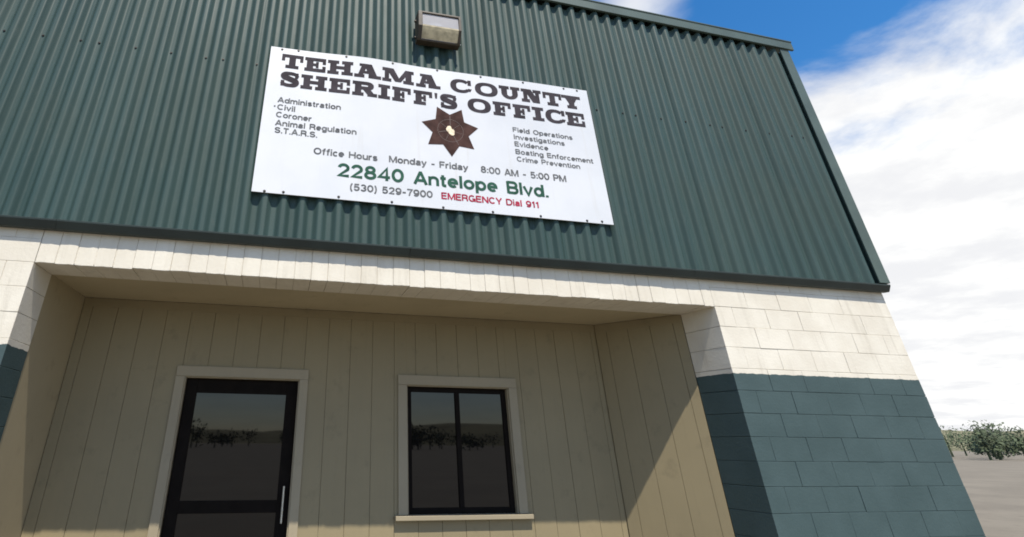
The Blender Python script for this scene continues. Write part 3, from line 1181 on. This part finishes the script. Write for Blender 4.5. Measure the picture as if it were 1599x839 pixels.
SANS = {
    'A': (.86, [[(.05, 0), (.40, .93), (.46, .93), (.81, 0)], [(.17, .31), (.69, .31)]]),
    'B': (.78, [[(.075, T_), (.46, T_)] + arc(.48, .715, .19, .21, 90, -90)[1:] + [(.075, .505)], [(.075, .505), (.48, .505)] + arc(.49, .29, .215, .215, 90, -90)[1:] + [(.075, B_)], [(.075, 0), (.075, 1)]]),
    'C': (.88, [arc(.45, .5, .375, .425, 42, 318, 26)]),
    'D': (.86, [[(.075, T_), (.40, T_)] + arc(.40, .5, .385, .425, 90, -90, 18)[1:] + [(.075, B_)], [(.075, 0), (.075, 1)]]),
    'E': (.74, [[(.075, 0), (.075, 1)], [(.075, T_), (.71, T_)], [(.075, .52), (.66, .52)], [(.075, B_), (.73, B_)]]),
    'F': (.70, [[(.075, 0), (.075, 1)], [(.075, T_), (.69, T_)], [(.075, .50), (.61, .50)]]),
    'G': (.92, [arc(.45, .5, .375, .425, 45, 345, 26) + [(.825, .43), (.50, .43)], [(.85, 0), (.85, .48)]]),
    'H': (.84, [[(.075, 0), (.075, 1)], [(.765, 0), (.765, 1)], [(.075, .52), (.765, .52)]]),
    'I': (.20, [[(.10, 0), (.10, 1)]]),
    'M': (1.0, [[(.075, 0), (.075, 1)], [(.925, 0), (.925, 1)], [(.09, .98), (.50, .05), (.91, .98)]]),
    'N': (.86, [[(.075, 0), (.075, 1)], [(.785, 0), (.785, 1)], [(.09, .97), (.77, .03)]]),
    'O': (.94, [oval(.94)]),
    'P': (.76, [[(.075, 0), (.075, 1)], [(.075, T_), (.46, T_)] + arc(.46, .69, .225, .235, 90, -90)[1:] + [(.075, .455)]]),
    'R': (.82, [[(.075, 0), (.075, 1)], [(.075, T_), (.48, T_)] + arc(.48, .70, .225, .225, 90, -90)[1:] + [(.075, .475)], [(.48, .47), (.62, .42), (.70, .25), (.74, 0)]]),
    'S': (.78, [arc(.39, .715, .295, .21, 15, 270, 18) + arc(.39, .295, .315, .22, 90, -165, 18)[1:]]),
    'T': (.74, [[(.37, 0), (.37, 1)], [(.01, T_), (.73, T_)]]),
    'Y': (.82, [[(.04, 1), (.41, .42), (.78, 1)], [(.41, .46), (.41, 0)]]),
    'a': (.66, [arc(.32, X_ - .16, .22, .16, 160, 0, 10) + [(.54, .12), (.60, .03)], [(.54, .42), (.30, .385)] + arc(.26, .225, .185, .15, 90, 270, 10) + [(.40, .10), (.54, .20)]]),
    'b': (.70, [[(.075, 0), (.075, 1)], bowl(.66, .04)]),
    'c': (.62, [arc(.33, xm, .255, xr_, 45, 315, 20)]),
    'd': (.70, [[(.625, 0), (.625, 1)], bowl(.66, 0)]),
    'e': (.68, [[(.09, xm), (.60, xm)] + arc(.34, xm, .262, xr_, 8, 312, 22)]),
    'f': (.42, [[(.20, 0), (.20, .78)] + arc(.345, .78, .145, .145, 180, 90, 8)[1:] + [(.42, .925)], [(.01, .66), (.40, .66)]]),
    'g': (.70, [bowl(.66, 0), [(.625, .72), (.625, 0)] + arc(.345, -.02, .28, .19, 0, -150, 12)]),
    'h': (.66, [[(.075, 0), (.075, 1)], nshoulder(0, .66)]),
    'i': (.19, [[(.095, 0), (.095, .72)], [(.095, .85), (.095, 1)]]),
    'l': (.19, [[(.095, 0), (.095, 1)]]),
    'm': (1.0, [[(.075, 0), (.075, .72)], nshoulder(0, .575), nshoulder(.425, .575)]),
    'n': (.66, [[(.075, 0), (.075, .72)], nshoulder(0, .66)]),
    'o': (.70, [bowl(.70)]),
    'p': (.70, [[(.075, -.26), (.075, .72)], bowl(.66, .04)]),
    'r': (.42, [[(.075, 0), (.075, .72)], arc(.36, .40, .285, .255, 180, 82, 8)]),
    's': (.60, [arc(.30, .515, .205, .14, 15, 270, 14) + arc(.30, .225, .225, .15, 90, -165, 14)[1:]]),
    't': (.40, [[(.18, .92), (.18, .18)] + arc(.285, .18, .105, .105, 180, 270, 6)[1:] + [(.39, .075)], [(.01, .66), (.38, .66)]]),
    'u': (.66, [[(.585, 0), (.585, .72)], [(.075, .72), (.075, .28)] + arc(.33, .28, .255, .205, 180, 360, 12)[1:]]),
    'v': (.64, [[(.04, .72), (.32, .04), (.60, .72)]]),
    'y': (.64, [[(.04, .72), (.33, .04)], [(.60, .72), (.32, .04), (.24, -.14), (.17, -.19), (.05, -.19)]]),
    '0': (.74, [oval(.74)]),
    '1': (.46, [[(.30, 0), (.30, 1)], [(.32, .93), (.20, .80), (.05, .76)]]),
    '2': (.72, [arc(.36, .665, .27, .26, 170, -25, 14) + [(.10, B_), (.70, B_)]]),
    '3': (.72, [arc(.35, .71, .25, .215, 160, -90, 14), arc(.35, .285, .275, .21, 90, -160, 14)]),
    '4': (.78, [[(.56, 0), (.56, .95), (.08, .27), (.76, .27)]]),
    '5': (.74, [[(.66, T_), (.18, T_), (.12, .48)] + arc(.365, .335, .285, .26, 140, -155, 16)]),
    '7': (.70, [[(.02, T_), (.64, T_), (.40, .50), (.27, 0)]]),
    '8': (.74, [('o', arc(.37, .725, .235, .20, 0, 345, 23)), ('o', arc(.37, .295, .285, .22, 0, 345, 23))]),
    '9': (.74, [('o', arc(.37, .645, .285, .28, 0, 345, 23)), arc(.37, .5, .285, .425, 0, -90, 8) + arc(.37, .25, .26, .175, -90, -165, 6)[1:], [(.655, .66), (.655, .48)]]),
    '.': (.22, [[(.11, 0), (.11, .16)]]),
    ':': (.22, [[(.11, .04), (.11, .20)], [(.11, .52), (.11, .68)]]),
    '-': (.50, [[(.04, .40), (.46, .40)]]),
    '(': (.34, [arc(.50, .42, .40, .72, 125, 235, 12)]),
    ')': (.34, [arc(-.16, .42, .40, .72, 55, -55, 12)]),
    '*': (.24, [[(.05, .62), (.19, .62)], [(.12, .55), (.12, .69)]]),
}
GAP = 0.10
SPACE = 0.42


def write(text, x0, x1, z0, z1, cap, mat, name='lettering', pen=0.20, label=None, space=SPACE):
    total = 0.0
    for i, ch in enumerate(text):
        total += space if ch == ' ' else SANS[ch][0]
        if i < len(text) - 1:
            total += GAP
    sx = (x1 - x0) / total
    slope = (z1 - z0) / (x1 - x0)
    ink = Ink()
    cx = 0.0
    for ch in text:
        if ch != ' ':
            w, strokes = SANS[ch]
            for s in strokes:
                closed = s[0] == 'o'
                pts = s[1] if closed else s
                q = [(x0 + (cx + px) * sx, z0 + py * cap + slope * (cx + px) * sx) for px, py in pts]
                ink.ribbon(q, pen * (cap + sx) / 2, closed)
            cx += w + GAP
        else:
            ink.build(name, mat, sign, label)      # every word is a part of its own
            ink = Ink()
            cx += space + GAP
    return ink.build(name, mat, sign, label)


cap = 0.064
for tx, a, b, z in (('Administration', -0.826, -0.182, 1.794), ('Civil', -0.822, -0.643, 1.706), ('Coroner', -0.825, -0.470, 1.614),
                    ('Animal Regulation', -0.822, -0.008, 1.516), ('S.T.A.R.S.', -0.821, -0.399, 1.430)):
    write(tx, a, b, z + 0.002, z - 0.004, cap, M['grey'])
write('*', -0.862, -0.836, 1.706, 1.706, 0.060, M['grey'], name='bullet')
for tx, a, b, z in (('Field Operations', 1.724, 2.441, 1.780), ('Investigations', 1.726, 2.330, 1.688), ('Evidence', 1.727, 2.120, 1.599),
                    ('Boating Enforcement', 1.727, 2.645, 1.501), ('Crime Prevention', 1.732, 2.470, 1.410)):
    write(tx, a, b, z + 0.004, z - 0.006, 0.060, M['grey'], pen=0.185)
write('Office Hours', -0.423, 0.215, 1.238, 1.232, 0.072, M['grey'])
write('Monday - Friday', 0.335, 1.170, 1.236, 1.232, 0.074, M['grey'])
write('8:00 AM - 5:00 PM', 1.311, 2.275, 1.229, 1.222, 0.077, M['grey'])
write('22840', -0.178, 0.484, 1.018, 1.020, 0.143, M['green'], pen=0.205)
write('Antelope', 0.590, 1.475, 1.018, 1.018, 0.141, M['green'], pen=0.205)
write('Blvd.', 1.583, 2.043, 1.017, 1.014, 0.142, M['green'], pen=0.205)
write('(530) 529-7900', -0.050, 0.778, 0.879, 0.881, 0.073, M['grey'])
write('EMERGENCY Dial 911', 0.870, 1.917, 0.880, 0.880, 0.071, M['red'])

# --- seven-pointed star ------------------------------------------------------------
SCX, SCZ = 1.003, 1.700
star = Ink()
star.n = 0
outer, inner = 0.324, 0.206
pts = []
for q in range(14):
    t = R(-90) + 2 * math.pi * q / 14
    r = outer if q % 2 == 0 else inner
    pts.append((SCX + r * math.cos(t), SCZ + r * 0.99 * math.sin(t)))
star_m = MB()
for q in range(14):                       # shallow facets meeting in the centre
    a, b = pts[q], pts[(q + 1) % 14]
    star_m.poly((a[0], YS - 0.0025, a[1]), (b[0], YS - 0.0025, b[1]), (SCX, YS - 0.0042, SCZ))
so = star_m.build('star', M['star'], sign, label='dark brown seven-pointed star with a gold centre', warp=bow, fix=False)
grv = MB()
for q in range(7):
    t = R(-90) + 2 * math.pi * (q + .5) / 7
    d = Vector((math.cos(t), math.sin(t)))
    nrm = Vector((-d.y, d.x)) * (0.0022 if q in (0, 3, 5) else 0.0014)
    p0, p1 = Vector((SCX, SCZ)) + d * 0.03, Vector((SCX, SCZ)) + d * (0.19 if q in (0, 3) else 0.13)
    y0, y1 = YS - 0.0050, YS - 0.0040
    grv.poly((p0.x - nrm.x, y0, p0.y - nrm.y), (p1.x - nrm.x, y1, p1.y - nrm.y), (p1.x + nrm.x, y1, p1.y + nrm.y), (p0.x + nrm.x, y0, p0.y + nrm.y))
ring = arc(SCX, SCZ, 0.142, 0.140, 0, 352, 44)
n = len(ring)
b = len(grv.v)
for x, z in ring:
    d = Vector((x - SCX, z - SCZ)).normalized()
    for off in (-0.0015, 0.0015):
        grv.v.append((x + d.x * off, YS - 0.00415, z + d.y * off))
for i in range(n):
    j = (i + 1) % n
    grv.f.append((b + 2 * i, b + 2 * i + 1, b + 2 * j + 1, b + 2 * j))
grv.build('engraving', M['starline'], so, warp=bow, fix=False)
seal = MB()
sr = random.Random(2)
sp_ = []
for q in range(18):
    t = 2 * math.pi * q / 18
    r = 0.043 + sr.uniform(-0.008, 0.008) + 0.010 * math.cos(2 * (t - 2.2))
    sp_.append((SCX - 0.004 + r * math.cos(t), SCZ - 0.003 + r * 1.12 * math.sin(t)))
seal.prism(sp_, YS - 0.0075, YS - 0.0046)
seal.build('seal', M['gold'], so, warp=bow)

# ------------------------------------------------------------------ wall light over the sign
LX0, LX1, LZ0, LZ1 = 0.640, 1.156, 2.850, 3.222
light = thing('wall_light', ((LX0 + LX1) / 2, YR, H + LZ0), 'boxy bronze wall light with a folded glass front above the white board', 'light')
yb = YR - 0.001
CL, CR = 0.048, 0.030           # width of the two cheeks
hp = [(yb, LZ1), (yb - 0.168, LZ1 - 0.004), (yb - 0.176, LZ1 - 0.010), (yb - 0.176, LZ1 - 0.032), (yb - 0.168, LZ1 - 0.036), (yb - 0.012, LZ1 - 0.036),
      (yb - 0.012, LZ0 + 0.024), (yb - 0.084, LZ0 + 0.024), (yb - 0.090, LZ0 + 0.018), (yb - 0.080, LZ0), (yb, LZ0)]
hm_ = MB()
hm_.sweep_x(hp, LX0 + CL, LX1 - CR, caps=False)
FOLD = 3.005
for xa, xb in ((LX0, LX0 + CL), (LX1 - CR, LX1)):             # cheeks
    pr2 = [(yb, LZ1 + 0.002), (yb - 0.168, LZ1 - 0.002), (yb - 0.178, LZ1 - 0.012), (yb - 0.178, LZ1 - 0.060), (yb - 0.172, FOLD - 0.010), (yb - 0.098, LZ0 + 0.014), (yb - 0.084, LZ0 - 0.003), (yb, LZ0 - 0.003)]
    hm_.sweep_x(pr2, xa, xb)
hm_.build('housing', M['bronze'], light, bevel=0.004)
rf = MB()
rp = [(yb - 0.145, LZ1 - 0.038), (yb - 0.030, LZ1 - 0.045), (yb - 0.014, LZ1 - 0.10), (yb - 0.014, LZ0 + 0.09), (yb - 0.030, LZ0 + 0.030), (yb - 0.078, LZ0 + 0.027)]
for (ya_, za_), (yb2, zb2) in zip(rp, rp[1:]):
    rf.poly((LX0 + CL + .001, ya_, za_), (LX1 - CR - .001, ya_, za_), (LX1 - CR - .001, yb2, zb2), (LX0 + CL + .001, yb2, zb2))
rf.build('reflector', M['reflector'], light, fix=False)
bu = MB()
bz = LZ1 - 0.120
prof_b = [(0.0, 0.016), (0.03, 0.02), (0.07, 0.034), (0.13, 0.042), (0.18, 0.034), (0.20, 0.010)]
for (a, r0), (b2, r1) in zip(prof_b, prof_b[1:]):
    bu.cyl((LX0 + 0.12 + a, yb - 0.075, bz), (1, 0, 0), r0, r1, b2 - a, 16)
bu.build('bulb', M['bulb'], light, smooth=True)
# folded glass: clear upper facet, tan lower facet
up_prof = [(yb - 0.161, LZ1 - 0.037), (yb - 0.166, FOLD + 0.012)]
lo_prof = [(yb - 0.166, FOLD + 0.011), (yb - 0.164, FOLD - 0.004), (yb - 0.146, FOLD - 0.040), (yb - 0.118, FOLD - 0.085), (yb - 0.088, LZ0 + 0.026)]
for prof_l, mat_l, lab in ((up_prof, M['lens'], 'clear upper half of the glass front'), (lo_prof, M['tanlens'], 'tan lower half of the glass front')):
    le = MB()
    for (ya_, za_), (yb2, zb2) in zip(prof_l, prof_l[1:]):
        le.poly((LX0 + CL + .002, ya_, za_), (LX1 - CR - .002, ya_, za_), (LX1 - CR - .002, yb2, zb2), (LX0 + CL + .002, yb2, zb2))
    le.build('lens', mat_l, light, fix=False, label=lab)
for zz, yy in ((LZ1 - 0.075, -0.060), (LZ0 + 0.060, -0.045)):
    k = MB()
    k.cyl((LX0, yb + yy, zz), (-1, 0, 0), 0.018, 0.014, 0.020, 12)
    k.build('knob', M['bronze'], light)
k = MB()
k.cyl((LX1, yb - 0.075, LZ0 + 0.020), (1, 0, 0), 0.010, 0.008, 0.012, 10)
k.build('latch_screw', M['steel'], light)
